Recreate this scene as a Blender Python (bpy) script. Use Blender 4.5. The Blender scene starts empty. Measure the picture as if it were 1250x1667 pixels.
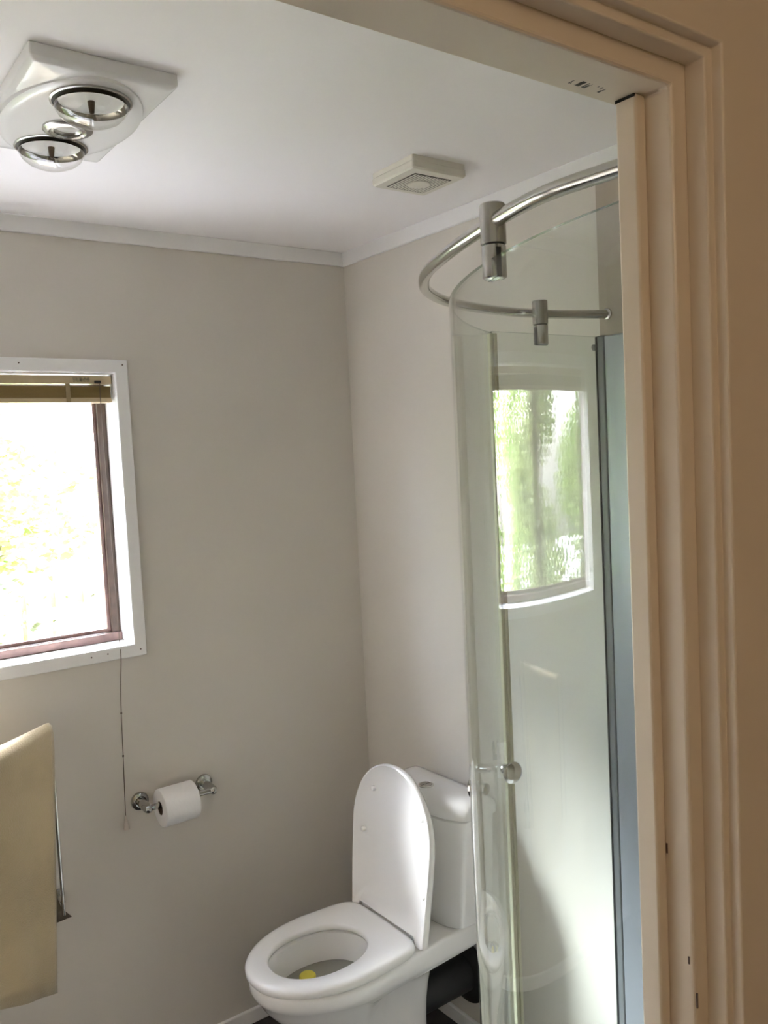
import bpy, bmesh, math, random
from mathutils import Vector, Matrix

random.seed(7)
S = bpy.context.scene
COL = S.collection
pi = math.pi

# ------------------------------------------------------------------ camera
f_px = 1398.8144
yaw, pitch, roll = 0.6297, -0.0663, -0.0493
cam_loc = Vector((-1.6075, -2.3630, 1.7393))
fw = Vector((math.sin(yaw)*math.cos(pitch), math.cos(yaw)*math.cos(pitch), math.sin(pitch)))
rt = Vector((math.cos(yaw), -math.sin(yaw), 0))
up = rt.cross(fw)
r2 = rt*math.cos(roll) + up*math.sin(roll)
u2 = -rt*math.sin(roll) + up*math.cos(roll)
cd = bpy.data.cameras.new('camera')
cam = bpy.data.objects.new('camera', cd)
COL.objects.link(cam)
M = Matrix((r2, u2, -fw)).transposed().to_4x4()
M.translation = cam_loc
cam.matrix_world = M
cd.sensor_fit = 'VERTICAL'
cd.sensor_height = 36.0
cd.lens = 36.0*f_px/1667.0
cd.clip_start = 0.02
S.camera = cam

# ------------------------------------------------------------------ light
SKY_STRENGTH = 2.4
SUN_STRENGTH = 4.6
S.view_settings.view_transform = 'Standard'
S.view_settings.look = 'None'
S.view_settings.gamma = 1.0
S.view_settings.use_curve_mapping = False
S.view_settings.exposure = 1.76
S.cycles.use_denoising = True
S.cycles.max_bounces = 16
S.cycles.diffuse_bounces = 8
S.cycles.glossy_bounces = 8
S.cycles.transparent_max_bounces = 32
S.cycles.sample_clamp_indirect = 8.0

W = bpy.data.worlds.new('sky'); S.world = W; W.use_nodes = True
nt = W.node_tree
for n in list(nt.nodes): nt.nodes.remove(n)
sky = nt.nodes.new('ShaderNodeTexSky'); sky.sky_type = 'NISHITA'
sky.sun_disc = False
sky.sun_elevation = math.radians(36); sky.sun_rotation = math.radians(48)
sky.air_density = 1.0; sky.dust_density = 3.0; sky.ozone_density = 1.0
bg = nt.nodes.new('ShaderNodeBackground'); bg.inputs['Strength'].default_value = SKY_STRENGTH
wo = nt.nodes.new('ShaderNodeOutputWorld')
hs = nt.nodes.new('ShaderNodeHueSaturation'); hs.inputs['Saturation'].default_value = .35
nt.links.new(sky.outputs[0], hs.inputs['Color']); tn = nt.nodes.new('ShaderNodeMix'); tn.data_type = 'RGBA'; tn.blend_type = 'MULTIPLY'; tn.inputs[0].default_value = 1; tn.inputs[7].default_value = (.93, .97, 1.06, 1)
nt.links.new(hs.outputs[0], tn.inputs[6]); nt.links.new(tn.outputs[2], bg.inputs['Color']); nt.links.new(bg.outputs[0], wo.inputs['Surface'])

sd = bpy.data.lights.new('sun', 'SUN'); sd.energy = SUN_STRENGTH; sd.angle = math.radians(12); sd.color = (.93, .97, 1)
sun = bpy.data.objects.new('sun', sd); COL.objects.link(sun)
sun.rotation_euler = Vector((.97, -1.0, -1.10)).to_track_quat('-Z', 'Y').to_euler()
sun.location = (-8, 7, 8)

# ------------------------------------------------------------------ materials
def mat(name, color, rough=.5, metal=0, noise=0, nscale=8, bump=0, bscale=200, spec=.5, coat=0, sheen=0):
    m = bpy.data.materials.new(name); m.use_nodes = True
    t = m.node_tree; b = t.nodes['Principled BSDF']
    b.inputs['Base Color'].default_value = (*color, 1)
    b.inputs['Roughness'].default_value = rough
    b.inputs['Metallic'].default_value = metal
    b.inputs['Specular IOR Level'].default_value = spec
    b.inputs['Coat Weight'].default_value = coat
    b.inputs['Sheen Weight'].default_value = sheen
    tc = t.nodes.new('ShaderNodeTexCoord')
    if noise:
        nz = t.nodes.new('ShaderNodeTexNoise'); nz.inputs['Scale'].default_value = nscale; nz.inputs['Detail'].default_value = 4
        cr = t.nodes.new('ShaderNodeValToRGB')
        cr.color_ramp.elements[0].position = .3; cr.color_ramp.elements[1].position = .7
        cr.color_ramp.elements[0].color = (*[c*(1-noise) for c in color], 1)
        cr.color_ramp.elements[1].color = (*[min(1, c*(1+noise)) for c in color], 1)
        t.links.new(tc.outputs['Object'], nz.inputs['Vector']); t.links.new(nz.outputs['Fac'], cr.inputs['Fac'])
        t.links.new(cr.outputs['Color'], b.inputs['Base Color'])
    if bump:
        n2 = t.nodes.new('ShaderNodeTexNoise'); n2.inputs['Scale'].default_value = bscale; n2.inputs['Detail'].default_value = 3
        bp = t.nodes.new('ShaderNodeBump'); bp.inputs['Strength'].default_value = bump; bp.inputs['Distance'].default_value = .002
        t.links.new(tc.outputs['Object'], n2.inputs['Vector']); t.links.new(n2.outputs['Fac'], bp.inputs['Height'])
        t.links.new(bp.outputs['Normal'], b.inputs['Normal'])
    return m

def glass_mat(name, tint, refl=(1, 1, 1), f0=.04):
    m = bpy.data.materials.new(name); m.use_nodes = True
    t = m.node_tree
    for n in list(t.nodes): t.nodes.remove(n)
    out = t.nodes.new('ShaderNodeOutputMaterial')
    tr = t.nodes.new('ShaderNodeBsdfTransparent'); tr.inputs['Color'].default_value = (*tint, 1)
    gl = t.nodes.new('ShaderNodeBsdfGlossy'); gl.inputs['Roughness'].default_value = 0.0; gl.inputs['Color'].default_value = (*refl, 1)
    lw = t.nodes.new('ShaderNodeLayerWeight'); lw.inputs['Blend'].default_value = .5
    pw = t.nodes.new('ShaderNodeMath'); pw.operation = 'POWER'; pw.inputs[1].default_value = 5
    mr = t.nodes.new('ShaderNodeMapRange'); mr.inputs['To Min'].default_value = f0; mr.inputs['To Max'].default_value = 1
    mx = t.nodes.new('ShaderNodeMixShader')
    t.links.new(lw.outputs['Facing'], pw.inputs[0]); t.links.new(pw.outputs[0], mr.inputs['Value'])
    t.links.new(mr.outputs[0], mx.inputs['Fac']); t.links.new(tr.outputs[0], mx.inputs[1]); t.links.new(gl.outputs[0], mx.inputs[2])
    t.links.new(mx.outputs[0], out.inputs['Surface'])
    return m

m_wall2 = mat('bounce_cut_wall_paint', (.40, .37, .33), .6)  # invented darker tone for out-of-view walls, cuts light bounced into the room
m_wall = mat('wall_paint', (.637, .602, .545), .6, noise=.02, nscale=3, bump=.12, bscale=60)
m_ceil = mat('ceiling_paint', (.87, .845, .85), .7, bump=.05, bscale=80)
m_trim = mat('white_gloss_paint', (.82, .815, .81), .35, bump=.06, bscale=40)
m_cream = mat('cream_door_paint', (.70, .625, .52), .38, noise=.02, nscale=5, bump=.08, bscale=50)
m_hall = mat('hall_wall_paint', (.62, .54, .43), .6, bump=.1, bscale=60)
m_hallfloor = mat('hall_carpet', (.22, .19, .16), .95, noise=.15, nscale=120)
m_floor = mat('dark_vinyl', (.022, .02, .02), .35, noise=.3, nscale=30)
m_porc = mat('white_porcelain', (.80, .79, .775), .12, coat=.3)
m_seat = mat('white_seat_plastic', (.80, .785, .76), .25)
m_chrome = mat('chrome', (.78, .78, .76), .08, 1)
m_chrome2 = mat('dark_chrome', (.50, .50, .48), .09, 1)
m_steel = mat('brushed_steel', (.50, .49, .46), .25, 1)
m_steel2 = mat('polished_rail_steel', (.56, .55, .52), .17, 1)
m_alu2 = mat('dark_satin_aluminium', (.20, .21, .22), .5, .2)
m_alu = mat('satin_aluminium', (.40, .42, .46), .45, .45)
m_acryl = mat('beige_acrylic_lining', (.40, .345, .28), .35)
m_tray = mat('white_tray_acrylic', (.8, .8, .79), .3)
m_dark = mat('black_gap', (.012, .012, .012), .7)
m_glass = glass_mat('green_shower_glass', (.955, .975, .965))
m_gedge = glass_mat('green_glass_edge', (.30, .38, .34))
m_clear = glass_mat('clear_window_glass', (.98, .985, .985))
m_seal = mat('yellowed_plastic_seal', (.62, .61, .44), .35)
m_wood = mat('dark_stained_wood', (.075, .043, .028), .4, noise=.25, nscale=25)
m_sill = mat('worn_brown_wood', (.17, .10, .085), .5, noise=.25, nscale=30)
m_blind = mat('cream_blind_slat', (.21, .145, .055), .6, spec=.25)
m_blindrail = mat('cream_blind_rail', (.50, .40, .25), .35)
m_tape = mat('blind_ladder_tape', (.30, .23, .12), .6)
m_cord = mat('brown_cord', (.11, .08, .06), .8)
m_tassel = mat('clear_tassel_plastic', (.62, .56, .50), .25)
m_paper = mat('toilet_tissue', (.83, .82, .82), .9, bump=.25, bscale=120)
m_card = mat('cardboard_core', (.12, .085, .06), .9)
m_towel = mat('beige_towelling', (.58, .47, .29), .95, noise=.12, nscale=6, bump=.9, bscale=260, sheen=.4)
m_towel2 = mat('shaded_towelling', (.20, .16, .12), .95, noise=.15, nscale=20, bump=.8, bscale=260)  # same towel as the front fall, its shade put into the colour
m_heater = mat('white_heater_plastic', (.80, .79, .79), .18)
m_fan = mat('cream_fan_plastic', (.70, .67, .59), .4)
m_grille = mat('dark_fan_grille', (.10, .09, .07), .7, noise=.2, nscale=90)  # dark speckled tone for the sheet between the slats
m_yellow = mat('yellow_rim_block', (.62, .52, .05), .5)
m_water = mat('bowl_water', (.25, .24, .20), .06)
m_hose2 = mat('black_waste_pipe', (.02, .02, .02), .5)
m_hose = mat('braided_hose', (.12, .12, .12), .4, .4)
m_fence = mat('weathered_timber', (.30, .225, .135), .8, noise=.3, nscale=12)
m_ground = mat('pale_gravel', (.56, .54, .51), .95, noise=.2, nscale=15)
m_trunk = mat('bark', (.14, .10, .07), .95, noise=.3, nscale=20)
m_lamp = bpy.data.materials.new('warm_lamp_globe'); m_lamp.use_nodes = True
_b = m_lamp.node_tree.nodes['Principled BSDF']
_b.inputs['Emission Color'].default_value = (1, .72, .45, 1); _b.inputs['Emission Strength'].default_value = 3.0

def leaf_mat(name, c1, c2):
    m = bpy.data.materials.new(name); m.use_nodes = True
    t = m.node_tree; b = t.nodes['Principled BSDF']
    b.inputs['Roughness'].default_value = .55
    gi = t.nodes.new('ShaderNodeTexCoord'); nz = t.nodes.new('ShaderNodeTexNoise'); nz.inputs['Scale'].default_value = 4; nz.inputs['Detail'].default_value = 6
    cr = t.nodes.new('ShaderNodeValToRGB'); cr.color_ramp.elements[0].color = (*c1, 1); cr.color_ramp.elements[1].color = (*c2, 1)
    cr.color_ramp.elements[0].position = .38; cr.color_ramp.elements[1].position = .62
    t.links.new(gi.outputs['Object'], nz.inputs['Vector']); t.links.new(nz.outputs['Fac'], cr.inputs['Fac'])
    t.links.new(cr.outputs['Color'], b.inputs['Base Color'])
    tl = t.nodes.new('ShaderNodeBsdfTranslucent'); t.links.new(cr.outputs['Color'], tl.inputs['Color'])
    mx = t.nodes.new('ShaderNodeMixShader'); mx.inputs['Fac'].default_value = .35
    t.links.new(b.outputs[0], mx.inputs[1]); t.links.new(tl.outputs[0], mx.inputs[2])
    t.links.new(mx.outputs[0], t.nodes['Material Output'].inputs['Surface'])
    return m
m_leaf = leaf_mat('light_leaves', (.20, .32, .07), (.50, .62, .20))
m_leaf2 = leaf_mat('olive_leaves', (.16, .22, .07), (.40, .46, .18))

# scuffed head jamb: cream paint with small dark scratches near one end
m_scuff = m_cream.copy(); m_scuff.name = 'cream_paint_scuffed'
t = m_scuff.node_tree; b = t.nodes['Principled BSDF']
tc = t.nodes.new('ShaderNodeTexCoord')
mp = t.nodes.new('ShaderNodeMapping'); mp.inputs['Rotation'].default_value = (0, 0, .5); mp.inputs['Scale'].default_value = (330, 30, 1)
nz = t.nodes.new('ShaderNodeTexNoise'); nz.inputs['Scale'].default_value = 1; nz.inputs['Detail'].default_value = 2
th = t.nodes.new('ShaderNodeMath'); th.operation = 'GREATER_THAN'; th.inputs[1].default_value = .55
sp = t.nodes.new('ShaderNodeSeparateXYZ')
def _m(op, a, bv):
    n = t.nodes.new('ShaderNodeMath'); n.operation = op
    for i, v in enumerate((a, bv)):
        if isinstance(v, (int, float)): n.inputs[i].default_value = v
        else: t.links.new(v, n.inputs[i])
    return n.outputs[0]
t.links.new(tc.outputs['Object'], mp.inputs['Vector']); t.links.new(mp.outputs[0], nz.inputs['Vector']); t.links.new(nz.outputs['Fac'], th.inputs[0])
t.links.new(tc.outputs['Object'], sp.inputs[0])
inx = _m('LESS_THAN', _m('ABSOLUTE', _m('SUBTRACT', sp.outputs['X'], -1.094), 0), .019)
iny = _m('LESS_THAN', _m('ABSOLUTE', _m('SUBTRACT', sp.outputs['Y'], -1.938), 0), .004)
fac = _m('MULTIPLY', _m('MULTIPLY', inx, iny), th.outputs[0])
src = b.inputs['Base Color'].links[0].from_socket
mc = t.nodes.new('ShaderNodeMix'); mc.data_type = 'RGBA'
t.links.new(fac, mc.inputs[0]); t.links.new(src, mc.inputs[6]); mc.inputs[7].default_value = (.03, .025, .02, 1)
t.links.new(mc.outputs[2], b.inputs['Base Color'])

# ------------------------------------------------------------------ mesh helpers
def bm_box(bm, lo, hi, mi=0):
    lo = Vector(lo); hi = Vector(hi)
    vs = [bm.verts.new((x, y, z)) for x in (lo.x, hi.x) for y in (lo.y, hi.y) for z in (lo.z, hi.z)]
    for q in ((0, 1, 3, 2), (4, 6, 7, 5), (0, 4, 5, 1), (2, 3, 7, 6), (0, 2, 6, 4), (1, 5, 7, 3)):
        fc = bm.faces.new([vs[i] for i in q]); fc.material_index = mi
def bm_rings(bm, rings, cap0=True, cap1=True, closed=False, mi=0):
    R = [[bm.verts.new(p) for p in r] for r in rings]
    n = len(R[0]); k = len(R)
    for i in range(k if closed else k-1):
        a = R[i]; b = R[(i+1) % k]
        for j in range(n):
            fc = bm.faces.new((a[j], a[(j+1) % n], b[(j+1) % n], b[j])); fc.material_index = mi
    if not closed:
        if cap0: bm.faces.new(R[0][::-1]).material_index = mi
        if cap1: bm.faces.new(R[-1]).material_index = mi
    return R
def frame_of(d):
    d = Vector(d).normalized()
    a = Vector((0, 0, 1)) if abs(d.z) < .9 else Vector((1, 0, 0))
    u = d.cross(a).normalized(); v = d.cross(u).normalized()
    return u, v
def bm_tube(bm, pts, r, n=16, caps=True):
    pts = [Vector(p) for p in pts]; rings = []
    u = None
    for i, p in enumerate(pts):
        d = (pts[min(i+1, len(pts)-1)] - pts[max(i-1, 0)]).normalized()
        if u is None: u, v = frame_of(d)
        else:
            u = (u - d*u.dot(d)).normalized(); v = d.cross(u).normalized()
        rr = r[i] if isinstance(r, (list, tuple)) else r
        rings.append([p + (u*math.cos(2*pi*k/n) + v*math.sin(2*pi*k/n))*rr for k in range(n)])
    bm_rings(bm, rings, caps, caps)
def bm_lathe(bm, prof, origin, axis=(0, 0, 1), n=40, cap0=True, cap1=True, mi=0):
    o = Vector(origin); ax = Vector(axis).normalized(); u, v = frame_of(ax)
    rings = [[o + ax*h + (u*math.cos(2*pi*k/n) + v*math.sin(2*pi*k/n))*max(r, 1e-4) for k in range(n)] for r, h in prof]
    bm_rings(bm, rings, cap0, cap1, mi=mi)
def finish(name, bm, m, parent=None, smooth=None, bevel=0, seg=2, sub=0, weld=0):
    if weld: bmesh.ops.remove_doubles(bm, verts=bm.verts, dist=weld)
    bmesh.ops.recalc_face_normals(bm, faces=bm.faces)
    me = bpy.data.meshes.new(name); bm.to_mesh(me); bm.free()
    for mm in (m if isinstance(m, (list, tuple)) else [m]): me.materials.append(mm)
    if smooth is not None:
        me.shade_smooth() if hasattr(me, 'shade_smooth') else [setattr(p, 'use_smooth', True) for p in me.polygons]
        try: me.set_sharp_from_angle(angle=math.radians(smooth))
        except Exception: pass
    o = bpy.data.objects.new(name, me); COL.objects.link(o)
    if parent:
        o.parent = parent
        o.location = -parent_world(parent)
    if bevel:
        md = o.modifiers.new('bevel', 'BEVEL'); md.width = bevel; md.segments = seg; md.limit_method = 'ANGLE'; md.angle_limit = math.radians(40)
        md.harden_normals = False
    if sub:
        md = o.modifiers.new('sub', 'SUBSURF'); md.levels = sub; md.render_levels = sub
    return o
def parent_world(p):
    v = Vector(p.location)
    while p.parent:
        p = p.parent; v = v + Vector(p.location)
    return v
def box_obj(name, lo, hi, m, parent=None, bevel=0, seg=2):
    bm = bmesh.new(); bm_box(bm, lo, hi); return finish(name, bm, m, parent, bevel=bevel, seg=seg, smooth=40 if bevel else None)
def tube_obj(name, pts, r, m, parent=None, n=16):
    bm = bmesh.new(); bm_tube(bm, pts, r, n); return finish(name, bm, m, parent, smooth=40)
def lathe_obj(name, prof, o, ax, m, parent=None, n=40, cap0=True, cap1=True):
    bm = bmesh.new(); bm_lathe(bm, prof, o, ax, n, cap0, cap1); return finish(name, bm, m, parent, smooth=35)
def thing(name, label, cat, loc, group=None):
    o = bpy.data.objects.new(name, None); COL.objects.link(o); o.location = loc
    o.empty_display_size = .1
    return tag(o, label, cat, group)
def tag(o, label, cat, group=None, kind=None):
    o['label'] = label; o['category'] = cat
    if group: o['group'] = group
    if kind: o['kind'] = kind
    return o
def struct(o):
    o['kind'] = 'structure'; return o
def catmull(P, k=10):
    P = [Vector(p) for p in P]; P = [P[0]*2-P[1]] + P + [P[-1]*2-P[-2]]; out = []
    for i in range(1, len(P)-2):
        for j in range(k):
            t = j/k; a, b_, c, d = P[i-1:i+3]
            out.append(.5*((2*b_) + (c-a)*t + (2*a-5*b_+4*c-d)*t*t + (3*b_-a-3*c+d)*t**3))
    out.append(P[-2]); return out

# ------------------------------------------------------------------ room shell
H = 2.4
XL = -2.25                      # left wall
YD, YH = -1.926, -1.978          # door wall: room face, hall face
DXR, DXL, DZ = -1.043, -1.815, 2.000   # door lining faces
WX0, WX1, WZ0, WZ1 = -1.91, -0.785, 1.245, 2.000    # window opening (lined)
T = .13
def wall_holes(name, axis, pos0, pos1, a0, a1, z0, z1, hole, m):
    bm = bmesh.new()
    h0, h1, hz0, hz1 = hole
    def bx(a, b, c, d):
        if b-a < 1e-4 or d-c < 1e-4: return
        bm_box(bm, (a, pos0, c), (b, pos1, d))
    bx(a0, h0, z0, z1); bx(h1, a1, z0, z1); bx(h0, h1, z0, hz0); bx(h0, h1, hz1, z1)
    return struct(finish(name, bm, m))
wall_holes('wall_back', 'x', 0, T, XL-T, T, -.3, H+.1, (WX0-.012, WX1+.012, WZ0-.012, WZ1+.012), m_wall)
struct(box_obj('wall_right', (0, -3.6, -.3), (T, 0, H+.1), m_wall))
struct(box_obj('wall_left', (XL-T, -3.6, -.3), (XL, 0, H+.1), m_wall2))
wall_holes('wall_front', 'x', YH, YD, XL, 0, 0, H, (DXL-.024, DXR+.024, 0, DZ+.024), [m_hall])
struct(box_obj('floor', (XL, YH+.02, -.06), (0, 0, 0), m_floor))
struct(box_obj('ceiling', (XL, YD, H), (0, 0, H+.1), m_ceil))
struct(box_obj('floor_hall', (XL, -3.6, -.06), (0, YH+.02, 0), m_hallfloor))
struct(box_obj('ceiling_hall', (XL, -3.6, H), (0, YD, H+.1), m_hall))
struct(box_obj('wall_hall', (XL-T, -3.7, -.3), (T, -3.6, H+.1), m_hall))
# room side of the door wall, colour darkened to cut bounced light
bm = bmesh.new()
for a, b_, c, d in ((XL, DXL-.06, .0, H), (DXR+.06, 0, 0, H), (DXL-.06, DXR+.06, DZ+.06, H)):
    bm_box(bm, (a, YD-.001, c), (b_, YD+.004, d))
struct(finish('wall_front_lining', bm, m_wall2))

# cornice battens
struct(box_obj('trim_1', (XL, -.012, H-.0436), (0, 0, H), m_trim, bevel=.002))
struct(box_obj('trim_2', (-.012, YD+.004, H-.0436), (0, -.012, H), m_trim, bevel=.002))
struct(box_obj('trim_3', (XL, YD+.012, H-.0436), (XL+.012, -.012, H), m_trim, bevel=.002))
struct(box_obj('trim_4', (XL+.012, YD+.004, H-.0436), (-.012, YD+.016, H), m_trim, bevel=.002))
struct(box_obj('baseboard_back', (XL, -.012, 0), (0, 0, .045), m_trim, bevel=.003))
struct(box_obj('baseboard_right', (-.012, -1.03, 0), (0, -.012, .045), m_trim, bevel=.003))

# ------------------------------------------------------------------ window
win = struct(bpy.data.objects.new('window_1', None)); COL.objects.link(win); win.location = (-1.4, 0, 1.25)
def frame_mesh(x0, x1, z0, z1, w, y0, y1):
    bm = bmesh.new()
    rings = []
    for (dx, y) in ((0, y0), (0, y1), (w, y1), (w, y0)):
        rings.append([(x0-dx, y, z0-dx), (x1+dx, y, z0-dx), (x1+dx, y, z1+dx), (x0-dx, y, z1+dx)])
    bm_rings(bm, rings, closed=True); return bm
finish('window_casing', frame_mesh(WX0, WX1, WZ0, WZ1, .036, -.015, 0), m_trim, win, bevel=.003)
finish('window_reveal', frame_mesh(WX0, WX1, WZ0, WZ1, .012, 0, T), m_trim, win)
# nail holes in the casing
bm = bmesh.new()
for x, z in ((-.764, 2.022), (-.767, 1.228), (-.905, 1.228), (-1.035, 2.022), (-.86, 1.230)):
    bm_lathe(bm, [(.0022, 0), (.0022, .0006)], (x, -.0156, z), (0, 1, 0), 8)
finish('nail_heads', bm, m_cord, win)
SY0, SY1 = .085, .125
finish('window_frame', frame_mesh(WX0+.026, WX1-.026, WZ0+.026, WZ1-.026, .026, SY0, SY1), m_wood, win, bevel=.003)
box_obj('window_bottom_rail', (WX0, SY0-.010, WZ0), (WX1, SY0, WZ0+.024), m_sill, win, bevel=.003)
MX = (WX0+WX1)/2
box_obj('mullion', (MX-.024, SY0-.004, WZ0+.024), (MX+.024, SY1, WZ1-.02), m_wood, win, bevel=.003)
for a, b_ in ((WX0+.024, MX-.022), (MX+.022, WX1-.024)):
    p = box_obj('pane', (a, .102, WZ0+.024), (b_, .106, WZ1-.022), m_clear, win)
    # inner sash around the pane
    finish('sash', frame_mesh(a+.012, b_-.012, WZ0+.036, WZ1-.034, .012, .094, .101), m_sill, p, bevel=.002)

# venetian blind drawn up under the window head
bl = thing('venetian_blind', 'cream venetian blind raised into a stack at the top of the window', 'blind', (-1.4, .03, 1.93))
BX0, BX1 = WX0+.008, WX1-.003
box_obj('headrail', (BX0, .012, 1.972), (BX1, .040, 1.994), m_blindrail, bl, bevel=.0015)
for k in range(10):
    z = 1.9665 - k*.0033
    bm = bmesh.new()
    rings = []
    for x in (BX0+.004, BX1-.004):
        rr = []
        for (y, dz) in ((.013, -.001), (.020, .0006), (.026, .0011), (.032, .0006), (.039, -.001)): rr.append((x, y, z+dz))
        rings.append(rr + [(x, y, zz-.0031) for (x, y, zz) in reversed(rr)])
    bm_rings(bm, rings)
    finish('slat', bm, m_blind, bl)
box_obj('bottom_rail', (BX0+.002, .011, 1.921), (BX1-.002, .041, 1.9345), m_blindrail, bl, bevel=.003)
for x in (BX1-.12, BX1-.30, -1.40, BX0+.3, BX0+.12):
    box_obj('ladder_tape', (x-.006, .0105, 1.922), (x+.006, .0118, 1.972), m_tape, bl)
box_obj('rail_label', (BX1-.105, .0112, 1.977), (BX1-.060, .0118, 1.989), mat('printed_label', (.30, .25, .16), .6, noise=.6, nscale=160), bl)
box_obj('cord_lock', (BX1-.048, .0090, 1.973), (BX1-.030, .0120, 1.981), m_dark, bl, bevel=.001)
cp = catmull([(-.822, .009, 1.975), (-.824, .006, 1.90), (-.822, .004, 1.6), (-.824, -.010, 1.27), (-.8255, -.0185, 1.235), (-.8265, -.0185, 1.20), (-.830, -.006, 1.1), (-.834, -.005, .95), (-.838, -.005, .82), (-.840, -.005, .757)], 6)
cord = tube_obj('pull_cord', cp, .0011, m_cord, bl, 8)
for z, x in ((1.055, -.8313), (.934, -.8345)):
    lathe_obj('cord_knot', [(.0005, -.004), (.0024, -.002), (.0024, .002), (.0005, .004)], (x, -.005, z), (0, 0, 1), m_cord, cord, 10)
lathe_obj('tassel', [(.002, .030), (.003, .024), (.0055, .010), (.0075, -.004), (.0078, -.009), (.006, -.010)], (-.8405, -.009, .735), (0, 0, 1), m_tassel, cord, 20)

# ------------------------------------------------------------------ door frame
door = struct(bpy.data.objects.new('door_1', None)); COL.objects.link(door); door.location = (-1.43, YD, 0)
def sweep_profile(prof):
    """profile of (offset outwards from the lining face, y) swept up, across and down the doorway"""
    bm = bmesh.new(); rings = []
    path = [lambda u: (DXR+u, 0), lambda u: (DXR+u, DZ+u), lambda u: (DXL-u, DZ+u), lambda u: (DXL-u, 0)]
    for p in path: rings.append([(p(u)[0], y, p(u)[1]) for u, y in prof])
    bm_rings(bm, rings); return bm
finish('door_lining', sweep_profile([(0, -1.9715), (.022, -1.9715), (.022, YD+.003), (0, YD+.003)]), m_scuff, door, bevel=.003, seg=3)
finish('architrave', sweep_profile([(.0168, -1.9715), (.0168, -1.9875), (.0178, -1.9885), (.0247, -1.9885), (.0247, -1.9965), (.0257, -1.9975), (.096, -1.9975), (.102, -1.993), (.102, YH), (.0225, YH), (.0225, -1.9715)]), m_cream, door, bevel=.0015)
finish('room_architrave', sweep_profile([(.034, YD+.0045), (.034, YD+.012), (.078, YD+.016), (.078, YD+.0045)]), m_cream, door, bevel=.0015)
# stops
box_obj('door_stop', (DXR-.012, -1.949, 0), (DXR, -1.930, DZ), m_cream, door, bevel=.002)
box_obj('door_stop', (DXL, -1.949, 0), (DXL+.012, -1.930, DZ), m_cream, door, bevel=.002)
box_obj('joint_gap', (DXR-.0124, -1.9480, DZ-.0026), (DXR-.0110, -1.9305, DZ-.0003), m_dark, door)
# little dents in the jamb paint
bm = bmesh.new()
for y, z, hh in ((-1.9495, 1.415, .004), (-1.951, 1.26, .008), (-1.967, 1.33, .003), (-1.9735, 1.3, .006)):
    bm_box(bm, (DXR-.0006, y-.0006, z-hh), (DXR+.0004, y+.0006, z+hh))
finish('paint_chips', bm, m_wood, door)

# ------------------------------------------------------------------ hall lamp (behind the camera)
hl = thing('hall_lamp', 'warm globe lamp on the hall ceiling behind the doorway', 'lamp', (-1.75, -3.15, H))
lathe_obj('ceiling_rose', [(.06, 0), (.058, -.015), (.045, -.025)], (-1.75, -3.15, H), (0, 0, 1), m_trim, hl)
lathe_obj('globe', [(.04, -.022), (.075, -.05), (.09, -.09), (.078, -.135), (.045, -.165), (.005, -.175)], (-1.75, -3.15, H), (0, 0, 1), m_lamp, hl)
ld = bpy.data.lights.new('hall_bulb', 'POINT'); ld.energy = 1.75; ld.color = (1, .77, .56); ld.shadow_soft_size = .09
lo = bpy.data.objects.new('hall_bulb', ld); COL.objects.link(lo); lo.parent = hl; lo.location = (0, 0, -.27)

# ------------------------------------------------------------------ bathroom heater
CX, Y0h, Y1h = -1.095, -.962, -.545
ht = thing('bathroom_heater', 'square-cornered white ceiling heater plate with two silver heat bulbs and a small spotlight', 'ceiling heater', (CX, -.74, H))
bm = bmesh.new(); n = 24
def rrect(x0, x1, y0, y1, r, z, k=6):
    out = []
    for cx, cy, a0 in ((x1-r, y1-r, 0), (x0+r, y1-r, pi/2), (x0+r, y0+r, pi), (x1-r, y0+r, 1.5*pi)):
        for i in range(k+1):
            a = a0 + i/k*pi/2; out.append((cx+r*math.cos(a), cy+r*math.sin(a), z))
    return out
wv = .121
rings = [rrect(CX-wv, CX+wv, Y0h, Y1h, .004, H-.001), rrect(CX-wv, CX+wv, Y0h, Y1h, .004, H-.019), rrect(CX-wv+.001, CX+wv-.001, Y0h+.001, Y1h-.001, .004, H-.021),
         rrect(CX-wv+.007, CX+wv-.007, Y0h+.007, Y1h-.007, .006, H-.026), rrect(CX-wv+.010, CX+wv-.010, Y0h+.010, Y1h-.010, .008, H-.0268),
         rrect(CX-wv+.030, CX+wv-.030, Y0h+.030, Y1h-.030, .020, H-.0300)]
bm_rings(bm, rings)
body = finish('heater_plate', bm, m_heater, ht, smooth=30)
bm = bmesh.new(); rings = []
def oval(a, b_, z, cy=-.752, n=72): return [(CX+a*math.cos(2*pi*k/n), cy+b_*math.sin(2*pi*k/n), z) for k in range(n)]
bm_rings(bm, [oval(.117, .200, H-.0262), oval(.115, .198, H-.0325), oval(.106, .189, H-.0365), oval(.095, .178, H-.0372), oval(.04, .12, H-.038)])
finish('oval_bezel', bm, m_heater, ht, smooth=30)
BZ = H-.038
m_lens = glass_mat('bulb_lens_glass', (.95, .95, .94), f0=.10)
m_mirror = mat('bulb_mirror', (.34, .32, .27), .06, 1)
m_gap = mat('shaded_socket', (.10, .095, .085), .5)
m_fil = mat('bulb_stem', (.10, .06, .03), .5)
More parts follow.
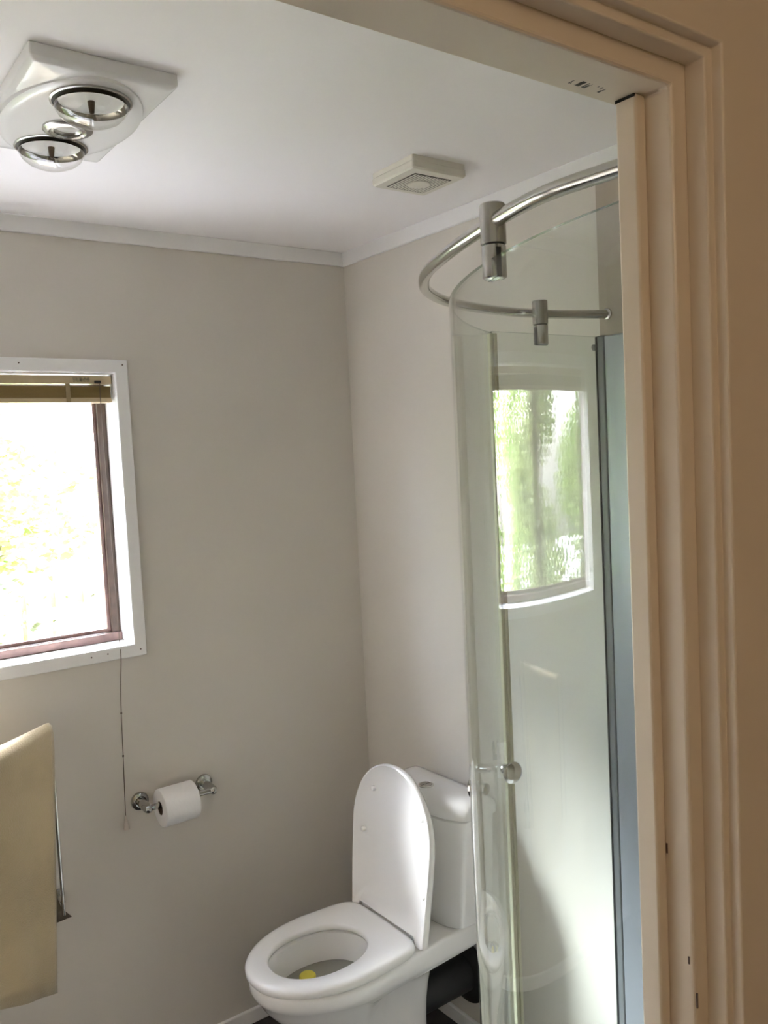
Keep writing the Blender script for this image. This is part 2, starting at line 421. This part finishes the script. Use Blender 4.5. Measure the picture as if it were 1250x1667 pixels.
for cy in (-.874, -.630):
    lathe_obj('socket_ring', [(.066, .003), (.0675, -.002), (.064, -.003), (.062, .010)], (CX, cy, BZ), (0, 0, 1), m_steel, ht, 48, False, False)
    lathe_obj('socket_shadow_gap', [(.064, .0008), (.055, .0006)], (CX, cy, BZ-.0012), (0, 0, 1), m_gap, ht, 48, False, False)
    bulb = lathe_obj('heat_bulb', [(.022, .012), (.035, .004), (.050, -.005), (.0590, -.014), (.0605, -.020), (.0600, -.020), (.0580, -.0145), (.049, -.006), (.034, .003), (.021, .011)], (CX, cy, BZ+.011), (0, 0, 1), m_mirror, ht, 48, False, False)
    bulb['label'] = 'mirrored heat bulb bulging from the heater'
    lathe_obj('bulb_lens', [(.0604, -.020), (.0595, -.026), (.053, -.036), (.041, -.0445), (.025, -.050), (.010, -.052), (.001, -.0524)], (CX, cy, BZ+.011), (0, 0, 1), m_lens, bulb, 48, False, False)
    lathe_obj('bulb_base', [(.021, .0115), (.012, .0105), (.001, .010)], (CX, cy, BZ+.011), (0, 0, 1), m_mirror, bulb, 32, False, False)
    lathe_obj('filament_stem', [(.0075, .012), (.0070, -.004), (.0055, -.018), (.004, -.030), (.001, -.032)], (CX, cy, BZ+.011), (0, 0, 1), m_fil, bulb, 16)
spot = lathe_obj('spotlight', [(.044, 0), (.044, -.004), (.040, -.007), (.033, -.008), (.031, -.005), (.029, -.004), (.0285, -.006), (.025, -.0065), (.0245, -.004), (.015, .004), (.001, .006)], (CX, -.738, BZ+.0005), (0, 0, 1), m_steel, ht, 48, False, False)
lathe_obj('spot_lens', [(.0240, -.0035), (.018, -.0042), (.001, -.0046)], (CX, -.738, BZ), (0, 0, 1), m_lens, spot, 32, False, False)

# ------------------------------------------------------------------ exhaust fan
ef = thing('exhaust_fan', 'small square cream exhaust fan with slotted grille on the ceiling', 'fan', (-.300, -.771, H))
fx0, fx1, fy0, fy1 = -.378, -.222, -.849, -.693
bm = bmesh.new()
bm_rings(bm, [rrect(fx0, fx1, fy0, fy1, .006, H), rrect(fx0, fx1, fy0, fy1, .006, H-.012), rrect(fx0-.001, fx1+.001, fy0-.001, fy1+.001, .006, H-.0135),
              rrect(fx0-.001, fx1+.001, fy0-.001, fy1+.001, .006, H-.026), rrect(fx0+.003, fx1-.003, fy0+.003, fy1-.003, .006, H-.030), rrect(fx0+.02, fx1-.02, fy0+.02, fy1-.02, .006, H-.0315)])
finish('fan_housing', bm, m_fan, ef, smooth=30)
box_obj('grille_backing', (fx0+.024, fy0+.024, H-.0325), (fx1-.024, fy1-.024, H-.0300), m_grille, ef)
bm = bmesh.new()
for k in range(13):
    x = fx0+.030 + k*.0080
    bm_box(bm, (x-.0022, fy0+.028, H-.0332), (x+.0022, fy1-.028, H-.0323))
finish('grille_slats', bm, m_fan, ef)
lathe_obj('grille_boss', [(.026, 0), (.026, -.0030), (.024, -.0038), (.001, -.0040)], ((fx0+fx1)/2, (fy0+fy1)/2, H-.0325), (0, 0, 1), m_fan, ef)

# ------------------------------------------------------------------ shower
ZG0, ZG1 = .13, 1.985
gc, gR = Vector((.064, -1.881)), .9427
def garc(y=None, x=None):
    if y is not None: return (gc.x - math.sqrt(gR**2-(y-gc.y)**2), y)
    return (x, gc.y + math.sqrt(gR**2-(x-gc.x)**2))
a_near = math.atan2(-1.895-gc.y, garc(y=-1.895)[0]-gc.x)
def arc_pts(p0, p1, n, off=0):
    a0 = math.atan2(p0[1]-gc.y, p0[0]-gc.x) % (2*pi); a1 = math.atan2(p1[1]-gc.y, p1[0]-gc.x) % (2*pi)
    return [(gc.x+(gR+off)*math.cos(a0+(a1-a0)*i/n), gc.y+(gR+off)*math.sin(a0+(a1-a0)*i/n)) for i in range(n+1)]
def glass_sheet(name, pts, th, parent, z0=ZG0, z1=ZG1):
    """vertical glass of thickness th following a plan line"""
    n = len(pts); L, Rr = [], []
    for i, p in enumerate(pts):
        d = Vector(pts[min(i+1, n-1)]) - Vector(pts[max(i-1, 0)]); d = d.normalized(); nn = Vector((-d.y, d.x))
        L.append(Vector(p)+nn*th/2); Rr.append(Vector(p)-nn*th/2)
    bm = bmesh.new()
    v = [[bm.verts.new((q.x, q.y, z)) for q in side] for side in (L, Rr) for z in (z0, z1)]
    l0, l1, r0, r1 = v
    for i in range(n-1):
        bm.faces.new((l0[i], l0[i+1], l1[i+1], l1[i])); bm.faces.new((r0[i+1], r0[i], r1[i], r1[i+1]))
        bm.faces.new((l1[i], l1[i+1], r1[i+1], r1[i])).material_index = 1
        bm.faces.new((l0[i+1], l0[i], r0[i], r0[i+1])).material_index = 1
    for i in (0, n-1): bm.faces.new((l0[i], l1[i], r1[i], r0[i])).material_index = 1
    o = finish(name, bm, [m_glass, m_gedge], parent, smooth=30)
    return o
sh = thing('shower_screen', 'curved frameless glass shower screen with steel top rail beside the toilet', 'shower screen', (-.45, -1.45, .12))
dr = glass_sheet('curved_panel', arc_pts(garc(y=-1.912), garc(x=-.335), 72), .006, sh)
glass_sheet('fixed_pane', [(-.345, -1.0395), (-.26, -1.043), (-.18, -1.046), (-.09, -1.0495), (-.012, -1.052)], .006, sh)
# seals on the two edges that meet
q = garc(x=-.335)
tube_r = .0045
box_obj('edge_seal', (-.341, q[1]-.018, ZG0), (-.332, q[1]-.003, ZG1-.004), m_seal, dr, bevel=.002)
box_obj('pane_seal', (-.352, -1.0445, ZG0), (-.343, -1.0335, ZG1-.004), m_seal, sh, bevel=.002)
# top rail
rail = [(-.808, -1.916), (-.826, -1.80), (-.832, -1.735), (-.835, -1.665), (-.822, -1.59), (-.790, -1.49), (-.752, -1.39), (-.697, -1.27), (-.641, -1.188), (-.579, -1.123), (-.489, -1.064), (-.385, -1.028), (-.26, -1.012), (-.15, -1.020), (-.06, -1.046), (-.002, -1.070)]
ZR = 2.035
tube_obj('top_rail', catmull([(x, y, ZR) for x, y in rail], 8), .0098, m_steel2, sh, 24)
for p, ax in (((-.808, -1.9168, ZR), (0, 1, 0)), ((-.0062, -1.070, ZR), (-1, 0, 0))):
    lathe_obj('rail_flange', [(.0125, 0), (.0125, .004), (.0105, .005)], p, ax, m_steel, sh)
def clamp(x, y, ang):
    c = lathe_obj('rail_clamp', [(.0150, -.030), (.0168, -.029), (.0168, .0205), (.0155, .022)], (x, y, ZR), (0, 0, 1), m_steel, sh)
    lathe_obj('clamp_groove', [(.0150, -.0315), (.0150, -.0298)], (x, y, ZR), (0, 0, 1), m_dark, c, cap0=False, cap1=False)
    cl = lathe_obj('clamp_jaw', [(.0140, -.0735), (.0158, -.0720), (.0158, -.0325), (.0150, -.0312)], (x, y, ZR), (0, 0, 1), m_steel, c)
    bm = bmesh.new(); bm_box(bm, (-.0170, -.0030, -.0740), (.0170, .0030, -.0360))
    bmesh.ops.rotate(bm, verts=bm.verts, cent=(0, 0, 0), matrix=Matrix.Rotation(ang, 3, 'Z')); bmesh.ops.translate(bm, verts=bm.verts, vec=(x, y, ZR))
    finish('clamp_slot', bm, m_dark, c)
    return c
cq = garc(y=-1.531)
clamp(cq[0]+.005, -1.535, math.atan2(cq[0]-gc.x, -( -1.531-gc.y)) )
clamp(-.2, -1.044, -.03)
# badge and wall channel
lathe_obj('oval_badge', [(.0075, 0), (.0075, .0012), (.006, .0018)], (-.040, -1.0545, 1.960), (0, -1, 0), m_steel, sh, 24)
wc = box_obj('wall_channel', (-.022, -1.068, ZG0), (-.001, -1.0462, ZG1+.002), m_alu2, sh, bevel=.003)
box_obj('channel_cover', (-.0205, -1.130, ZG0), (-.001, -1.0682, ZG1), m_alu, wc, bevel=.003)
box_obj('black_gasket', (-.0245, -1.0500, ZG0), (-.0225, -1.0462, ZG1), m_dark, wc)
box_obj('wall_channel', (-.893, -1.9165, ZG0), (-.867, -1.890, ZG1+.002), m_alu, sh, bevel=.003)
# knobs
def knob(p, ax, s=1):
    k = lathe_obj('door_knob', [(.009*s, 0), (.009*s, .004), (.006*s, .008), (.006*s, .013), (.013*s, .018), (.018*s, .024), (.0185*s, .029), (.015*s, .034), (.008*s, .0365), (.001, .037)], p, ax, m_chrome, dr, 32)
    return k
kq = garc(x=-.385); nrm = Vector((kq[0]-gc.x, kq[1]-gc.y)).normalized()
knob((kq[0]-nrm.x*.013, kq[1]-nrm.y*.013, 1.066), (-.12, -.99, 0), 1.25)
kq2 = garc(x=-.485); nrm2 = Vector((kq2[0]-gc.x, kq2[1]-gc.y)).normalized()
knob((kq2[0]-nrm2.x*.005, kq2[1]-nrm2.y*.005, 1.066), (-.25, .97, 0), 1.3)
bm = bmesh.new()
# tray: quadrant base with a rim
o_pts = [(-.002, -1.033)] + [(x, y) for x, y in reversed(arc_pts(garc(y=-1.893), garc(x=-.33), 30, .012))] + [(-.002, -1.895)]
vsb = [bm.verts.new((x, y, 0)) for x, y in o_pts]; vst = [bm.verts.new((x, y, .128)) for x, y in o_pts]
cxy = Vector((-.40, -1.50))
def ins(p, d): v_ = Vector(p); return v_ + (cxy-v_).normalized()*d
vsi = [bm.verts.new((*ins(p, .05), .128)) for p in o_pts]; vsj = [bm.verts.new((*ins(p, .075), .075)) for p in o_pts]
for A, B in ((vsb, vst), (vst, vsi), (vsi, vsj)):
    for i in range(len(A)): bm.faces.new((A[i], A[(i+1) % len(A)], B[(i+1) % len(A)], B[i]))
bm.faces.new(vsb[::-1]); bm.faces.new(vsj)
tag(finish('shower_tray', bm, m_tray, smooth=30), 'white raised curved shower tray under the glass screen', 'shower tray')
# lining panels on the walls inside the shower
lin = box_obj('shower_lining', (-.006, YD+.004, .128), (-.0005, -1.046, H-.0436), m_acryl)
tag(lin, 'beige smooth lining panel on the wall inside the shower, behind the glass', 'wall panel')
lin2 = box_obj('shower_lining', (-.86, YD+.0045, .128), (-.006, YD+.009, H-.0436), m_acryl)
tag(lin2, 'beige smooth lining panel beside the doorway, on the shower side of that wall', 'wall panel')

# ------------------------------------------------------------------ toilet
TY = -.463
NT = 72
toi = thing('toilet', 'white close-coupled toilet with its lid raised against the cistern', 'toilet', (-.35, TY, 0))
def egg(xt, xb, hw, z, xm=None, p_f=2.0, p_b=2.0, back_hw=None, n=NT):
    """plan outline: rounded front at xt, back at xb, widest (hw) at xm"""
    xm = xm if xm is not None else (xt+xb)/2
    out = []
    for k in range(n):
        a = 2*pi*k/n; c, s = math.cos(a), math.sin(a)
        p = p_f if c < 0 else p_b
        e = 2/p
        x = math.copysign(abs(c)**e, c); y = math.copysign(abs(s)**e, s)
        X = xm + (x*(xm-xt) if c < 0 else x*(xb-xm))
        out.append((X, TY + y*hw, z))
    return out
def warp(r, fn): return [fn(*q) for q in r]
XM = -.47
def deck_outline(z, ins=0):
    lift = .024 if z < .40 else 0
    # bowl rim running into the straight-sided rear deck that carries the cistern
    r = egg(-.697+ins, -.004, .172-ins, z, XM, 2.05, 9)
    def fn(x, y, zz):
        if x > XM:
            t = min(1, (x-XM)/(.46)); k = 1 - .16*min(1, t/.55)**1.2
            y = TY + (y-TY)*k
        return (x, y, zz + lift*min(1, max(0, (-.33-x)/.25)))
    return warp(r, fn)
def body_outline(z, xt, hw, dip, xb=-.205):
    r = egg(xt, xb, hw, z, -.44, 2.1, 4.5)
    def fn(x, y, zz):
        k = 1 - dip*math.exp(-((x+.345)/.060)**2)
        return (x, TY+(y-TY)*k, zz)
    return warp(r, fn)
bm = bmesh.new()
hole = lambda z, xt, xb, hw: egg(xt, xb, hw, z, -.50, 2.1, 2.1)
rings = [body_outline(.0, -.535, .112, .05), body_outline(.02, -.525, .106, .06), body_outline(.10, -.525, .102, .10), body_outline(.18, -.545, .106, .18), body_outline(.24, -.575, .114, .30),
         body_outline(.29, -.620, .128, .34), body_outline(.325, -.652, .142, .30), body_outline(.345, -.668, .150, .20), body_outline(.352, -.672, .154, .10),
         deck_outline(.354, .010), deck_outline(.360, .004), deck_outline(.372, 0), deck_outline(.412, 0), deck_outline(.420, .003), deck_outline(.424, .010),
         hole(.424, -.655, -.355, .116), hole(.420, -.650, -.362, .110), hole(.39, -.645, -.366, .108), hole(.35, -.632, -.375, .100), hole(.28, -.605, -.390, .084), hole(.22, -.565, -.41, .062), hole(.18, -.53, -.43, .04)]
bm_rings(bm, rings)
pan = finish('pan', bm, m_porc, toi, smooth=50)
bm = bmesh.new(); bm_rings(bm, [hole(.3485, -.6315, -.3755, .0995), hole(.350, -.632, -.375, .100)]); finish('bowl_water', bm, m_water, pan)
# seat
SZ = .427
def seat_out(z, ins=0):
    r = egg(-.704+ins, -.284-ins, .178-ins, z, -.46, 2.08, 6.5)
    return warp(r, lambda x, y, zz: (x, TY+(y-TY)*(1-.075*max(0, (x+.46)/.18)), zz))
def seat_in(z, ins=0): return egg(-.643-ins, -.373+ins, .107+ins, z, -.51, 2.1, 2.2)
bm = bmesh.new()
bm_rings(bm, [seat_out(SZ, .003), seat_out(SZ+.004, 0), seat_out(SZ+.015, 0), seat_out(SZ+.021, .004), seat_out(SZ+.024, .012), seat_out(SZ+.0245, .022),
              seat_in(SZ+.022, .006), seat_in(SZ+.018, .001), seat_in(SZ+.010, 0), seat_in(SZ+.002, .004), seat_in(SZ, .012)], closed=True)
finish('seat', bm, m_seat, toi, smooth=50)
# lid: upright, shallow dish facing the room
LH = .425; tilt = math.radians(6.5)
lid_o = Vector((-.272, TY+.001, .449))
def lidpt(v, w, d):   # v: height along lid, w: across, d: towards the room
    return lid_o + Vector((math.sin(tilt)*v - math.cos(tilt)*d, w, math.cos(tilt)*v + math.sin(tilt)*d))
def lid_outline(ins):
    pts = []; hw = .179
    n = 40; vb = .235
    for k in range(n+1):
        a = -pi/2 + pi*k/n
        # from right (-w) over the top to left (+w)
        w = hw*math.sin(a); c = math.cos(a)
        pts.append((vb + (LH-vb)*(abs(c)**.98), w))
    # scale for inset
    def sc(v, w): return (v - ins if v > .2 else v, w*(1-ins/hw))
    pts = [sc(v, w) for v, w in pts]
    left = [(vb*(1-i/5.), hw-.012*(i/5.)**1.5) for i in range(1, 6)]
    right = [(v, -w) for v, w in reversed(left)]
    left = [(max(v, ins if ins > .011 else 0), w-ins) for v, w in left]; right = [(max(v, ins if ins > .011 else 0), w+ins) for v, w in right]
    if ins > .011: left[-1] = (ins, left[-1][1]-.0004); right[0] = (ins, -left[-1][1])
    ear = .013
    wl = left[-1][1]
    if ins < .011: lb = [(-.017+ins, wl), (-.022+ins, wl-.010+ins), (-.022+ins, .137), (-.016+ins, .131), (.0+ins, .126)]
    else: lb = [(ins, wl*(1-k*.035)) for k in range(1, 6)]
    rb = [(v, -w) for v, w in reversed(lb)]
    return right + pts + left + lb + [(.0+ins, 0)] + rb
def lid_ring(ins, d, drop=0): return [lidpt(v, w, d) for v, w in lid_outline(ins)]
bm = bmesh.new()
R = bm_rings(bm, [lid_ring(.040, -.0130), lid_ring(.012, -.0110), lid_ring(.003, -.006), lid_ring(0, .001), lid_ring(0, .012), lid_ring(.002, .0145), lid_ring(.004, .0150), lid_ring(.007, .0125), lid_ring(.020, .0050), lid_ring(.036, -.0010), lid_ring(.055, -.0045), lid_ring(.075, -.0060)], True, False)
# dish floor: triangulated cap
fc = bm.faces.new(R[-1]); bmesh.ops.triangulate(bm, faces=[fc])
lid = finish('lid', bm, m_seat, toi, smooth=45)
lid['label'] = 'raised lid standing against the cistern'
for v, w in ((.335, .098), (.205, .140), (.315, -.128), (.115, -.150)):
    p = lidpt(v, w, .001)
    lathe_obj('bumper', [(.0075, -.002), (.0075, .005), (.006, .0085), (.003, .0095)], p, (-math.cos(tilt), 0, math.sin(tilt)), m_seat, lid, 16)
for w in (-.105, .105):
    tube_obj('hinge', [(-.272, TY+w-.018, .440), (-.272, TY+w+.018, .440)], .0085, m_seat, toi, 16)
# cistern
def tank(z, hw, ins=0):
    r = egg(-.180+ins, -.010-ins, hw-ins, z, -.09, 2.0, 6, n=NT)
    out = []
    for k in range(NT):
        a = 2*pi*k/NT; c, s = math.cos(a), math.sin(a)
        e = 2/12.
        x = math.copysign(abs(c)**e, c); y = math.copysign(abs(s)**e, s)
        Y = y*(hw-ins)
        front = -.178 + .046*(Y/.165)**2 + ins
        X = (front + (-.010-ins))/2 + x*((-.010-ins)-front)/2
        out.append((X, TY+Y, z))
    return out
cis = None
bm = bmesh.new()
bm_rings(bm, [tank(.424, .146, .004), tank(.428, .149, 0), tank(.50, .153, 0), tank(.62, .160, 0), tank(.728, .166, 0), tank(.732, .166, .006)])
cis = finish('cistern', bm, m_porc, toi, smooth=50)
def tlid(z, ins=0): return [(x-.004 if x < -.03 else x, TY+(y-TY), zz) for x, y, zz in tank(z, .180, ins)]
bm = bmesh.new()
bm_rings(bm, [tlid(.734, .006), tlid(.736, .001), tlid(.741, 0), tlid(.760, 0), tlid(.770, .004), tlid(.778, .014), tlid(.783, .030), tlid(.786, .055)])
finish('cistern_lid', bm, m_porc, cis, smooth=50)
fb = lathe_obj('flush_button', [(.0225, 0), (.0225, .003), (.0195, .0042), (.0185, .0030)], (-.118, TY+.004, .7855), (0, 0, 1), m_chrome, cis, 40, True, True)
bm = bmesh.new()
for sgn in (-1, 1):
    rr0, rr1 = [], []
    for k in range(17):
        a = pi*k/16; rr0.append((-.118+.0176*math.cos(a), TY+.004+sgn*(.0008+.0168*math.sin(a)), .7870)); rr1.append((-.118+.0170*math.cos(a), TY+.004+sgn*(.0012+.0160*math.sin(a)), .7898))
    bm_rings(bm, [rr0, rr1])
finish('button_halves', bm, m_steel, fb)
rb = lathe_obj('rim_block', [(.003, 0), (.020, .001), (.0225, .004), (.0225, .010), (.020, .013), (.003, .014)], (-.515, TY+.052, .3455), (0, 0, 1), m_yellow, None, 32)
tag(rb, 'round yellow freshener block lying in the water of the toilet bowl', 'toilet block')
# supply hose behind the pan
hp = catmull([(-.03, -.60, .20), (-.05, -.615, .31), (-.045, -.60, .345)], 4)
hose = tag(tube_obj('supply_hose', catmull([(-.012, -.555, .13), (-.035, -.575, .115), (-.05, -.61, .15), (-.055, -.625, .22), (-.055, -.615, .29), (-.06, -.575, .345)], 8), .006, m_hose, None, 12), 'thin dark water hose looping below the rear of the toilet', 'hose')

wp = tube_obj('waste_pipe', [(-.24, TY, .19), (-.015, TY, .19)], .056, m_hose2, toi, 32)
lathe_obj('wall_collar', [(.095, 0), (.094, .008), (.080, .016), (.057, .020)], (-.0005, TY, .19), (-1, 0, 0), m_hose2, wp, 48, True, False)

# ------------------------------------------------------------------ toilet roll holder and roll
hz = .793
hol = thing('toilet_roll_holder', 'chrome wall holder with two round flanges carrying the toilet roll', 'toilet roll holder', (-.70, 0, hz))
for x, sg in ((-.796, 1), (-.600, -1)):
    fl = lathe_obj('wall_flange', [(.0255, 0), (.0262, .003), (.0245, .008), (.019, .0105), (.0165, .011), (.0160, .0145)], (x, 0, hz), (0, -1, 0), m_chrome2, hol, 40)
    tube_obj('arm', [(x, -.010, hz), (x, -.045, hz-.002), (x, -.064, hz-.003), (x, -.072, hz-.0035), (x, -.0775, hz-.0035), (x, -.080, hz-.0035)], [.0130, .0130, .0130, .0118, .0085, .002], m_chrome2, fl, 24)
rod = tube_obj('roller_bar', [(-.794, -.066, hz-.003), (-.602, -.066, hz-.003)], .0085, m_chrome2, hol, 20)
roll = thing('toilet_roll', 'white toilet roll on the chrome wall holder', 'toilet roll', (-.712, -.070, hz-.012))
x0, x1, rc, ro = -.763, -.662, .0195, .0530
bm = bmesh.new()
bm_lathe(bm, [(rc, 0), (ro-.002, 0), (ro, .002), (ro, x1-x0-.002), (ro-.002, x1-x0), (rc, x1-x0)], (x0, -.070, hz-.0105), (1, 0, 0), 64, False, False)
finish('paper', bm, m_paper, roll, smooth=40)
bm = bmesh.new()
bm_lathe(bm, [(rc-.0015, .001), (rc, .001), (rc, x1-x0-.001), (rc-.0015, x1-x0-.001)], (x0, -.070, hz-.0105), (1, 0, 0), 48, False, False)
bm_lathe(bm, [(rc-.0015, .001), (rc-.0015, x1-x0-.001)], (x0, -.070, hz-.0105), (1, 0, 0), 48, False, False)
finish('core', bm, m_card, roll, smooth=40)

# ------------------------------------------------------------------ towel rail and towel
PT = Vector((-1.036, -.050, 0))
tr = thing('towel_rail', 'chrome swing-arm towel rail with upright post on the wall below the window', 'towel rail', (PT.x, 0, .55))
adir = Vector((-1.183+1.041, -.170+.057, 0)).normalized()
tube_obj('post', [(PT.x, PT.y, .565), (PT.x, PT.y, 1.066)], .0048, m_chrome, tr, 20)
for z in (.60, 1.01):
    tube_obj('bracket', [(PT.x, -.001, z), (PT.x, PT.y, z)], .006, m_steel, tr, 16)
    lathe_obj('wall_plate', [(.017, 0), (.017, .004), (.012, .007)], (PT.x, 0, z), (0, -1, 0), m_steel, tr)
for k, z in enumerate((1.066,)):
    e = PT + adir*.40
    tube_obj('swing_arm', [(PT.x, PT.y, z), (e.x, e.y, z)], .0055, m_chrome, tr, 16)
TS = PT + adir*.006      # towel start (right edge)
nrm_t = Vector((-adir.y, adir.x, 0))       # across the arm
if nrm_t.y > 0: nrm_t = -nrm_t              # towards the camera
def cloth(s_len, top, prof, name, m, parent, edge):
    """towel layer over the arm: prof lists (offset across, drop)"""
    bm = bmesh.new(); NS = 28; rows = []
    for (off, zz, fall) in prof:
        row = []
        for i in range(NS+1):
            t_ = i/NS; s = t_*s_len
            sx = s + edge(fall)*(1-t_)
            wob = .010*math.sin(16*s+.6)*fall + .005*math.sin(41*s+fall*2)*fall
            hem = .30*s*fall
            p = TS + adir*sx + nrm_t*(off+wob*(1 if off > 0 else .4))
            row.append(bm.verts.new((p.x, p.y, zz + hem)))
        rows.append(row)
    for a, b_ in zip(rows, rows[1:]):
        for i in range(NS): bm.faces.new((a[i], a[i+1], b_[i+1], b_[i]))
    o = finish(name, bm, m, parent, smooth=180)
    md = o.modifiers.new('thick', 'SOLIDIFY'); md.thickness = .006; md.offset = 0
    return o
tw = thing('towel', 'beige bath towel hanging folded over the chrome rail below the window', 'towel', (TS.x, TS.y, 1.07))
ZT = 1.080
front = [(-.010, ZT-.03, 0), (-.009, ZT-.008, 0), (-.004, ZT+.003, 0), (.003, ZT+.004, 0), (.010, ZT-.003, 0), (.014, ZT-.02, .03)] + [(.015+.012*k/14, ZT-.02-(ZT-.02-.418)*k/14, k/14) for k in range(1, 15)]
cloth(.42, 0, front, 'front_fall', m_towel, tw, lambda f: .094*f)
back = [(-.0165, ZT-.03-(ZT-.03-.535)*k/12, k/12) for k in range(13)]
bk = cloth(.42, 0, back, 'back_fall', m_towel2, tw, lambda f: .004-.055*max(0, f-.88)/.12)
bk['label'] = 'back fall of the towel, shade put into its colour'

# ------------------------------------------------------------------ outdoors
gd = box_obj('ground', (-14, T, -.5), (14, 16, -.35), m_ground); struct(gd)
fn_ = thing('garden_fence', 'weathered timber paling fence outside the window', 'fence', (.9, 2.3, -.35))
for z in (.25, 1.02):
    box_obj('fence_rail', (-.85, 2.33, z), (3.0, 2.37, z+.08), m_fence, fn_)
for k in range(25):
    x = -.82 + k*.148; hh = 1.24 + random.uniform(-.03, .03) if k % 9 else 1.16
    box_obj('paling', (x, 2.30, -.35), (x+.120+random.uniform(-.01, .01), 2.325, hh), m_fence, fn_)
def leaves(bm, c, rad, n, size):
    for _ in range(n):
        d = Vector((random.gauss(0, 1), random.gauss(0, 1), random.gauss(0, 1))).normalized()*random.random()**.45
        p = Vector(c) + Vector((d.x*rad[0], d.y*rad[1], d.z*rad[2]))
        a = Vector((random.gauss(0, 1), random.gauss(0, 1), random.gauss(0, 1)-.5)).normalized(); u, v = frame_of(a)
        s = size*random.uniform(.6, 1.3)
        q = [p-u*s*.5, p+v*s*.28, p+u*s*.5, p-v*s*.28]
        bm.faces.new([bm.verts.new(x) for x in q])
def tree(label, x, y, h, rad, n, m, size=.09):
    tr_ = thing('garden_tree', label, 'tree', (x, y, -.35), None)
    tube_obj('trunk', catmull([(x, y, -.35), (x+.08, y, .5), (x-.05, y+.1, 1.4), (x+.05, y, h*.8)], 5), [.09-.003*i for i in range(16)], m_trunk, tr_, 10)
    bm = bmesh.new()
    for k in range(16):
        a = 2*pi*k/16*2.4; zz = .1 + (h-.1)*k/15
        rr = rad*(.9 if 2 < k < 13 else .55)
        leaves(bm, (x+math.cos(a)*rr*.5, y+math.sin(a)*rr*.35, zz), (rr*.75, rr*.6, h*.13), n//16, size)
    finish('foliage', bm, m, tr_)
tree('light green leafy tree outside the right part of the window, behind the fence', -.2, 4.3, 3.2, 1.0, 9000, m_leaf)
tree('olive green leafy tree outside the left part of the window, left of the fence', -2.3, 3.9, 3.2, .95, 14000, m_leaf2)
tree('pale green rounded tree behind the gap at the left end of the fence', -1.9, 6.4, 4.0, 1.05, 12000, m_leaf)
tree('light green tree far to the right outdoors, behind the end of the fence', 2.6, 4.8, 3.9, 1.2, 5000, m_leaf)
tree('light green bushy tree outdoors to the left, seen only in the shower glass', -4.1, 3.6, 3.1, 1.0, 14000, m_leaf)
tree('tall olive green tree furthest left outdoors, beside the bushy light green one', -6.9, 3.4, 4.2, 1.25, 14000, m_leaf2)
hd = bm = bmesh.new()
for k in range(26): leaves(bm, (-1.3-k*.2, 2.35+random.uniform(-.1, .1), .38), (.22, .22, .80), 900, .07)
tag(finish('garden_hedge', bm, m_leaf2), 'low olive green hedge left of the timber fence, below the trees', 'hedge')
m_leaf3 = leaf_mat('dark_leaves', (.03, .04, .015), (.10, .12, .04))
bm = bmesh.new()
for cx, cz, n_ in ((-.35, 1.65, 26), (-.62, .75, 40), (-.30, .55, 40), (.0, .6, 30), (-.5, 1.1, 30), (-.1, 1.2, 26)):
    leaves(bm, (cx, 2.24, cz), (.20, .03, .22), n_, .035)
tag(finish('climbing_plant', bm, m_leaf3), 'sparse dark leaved climber on the face of the timber fence', 'climbing plant', kind='stuff')
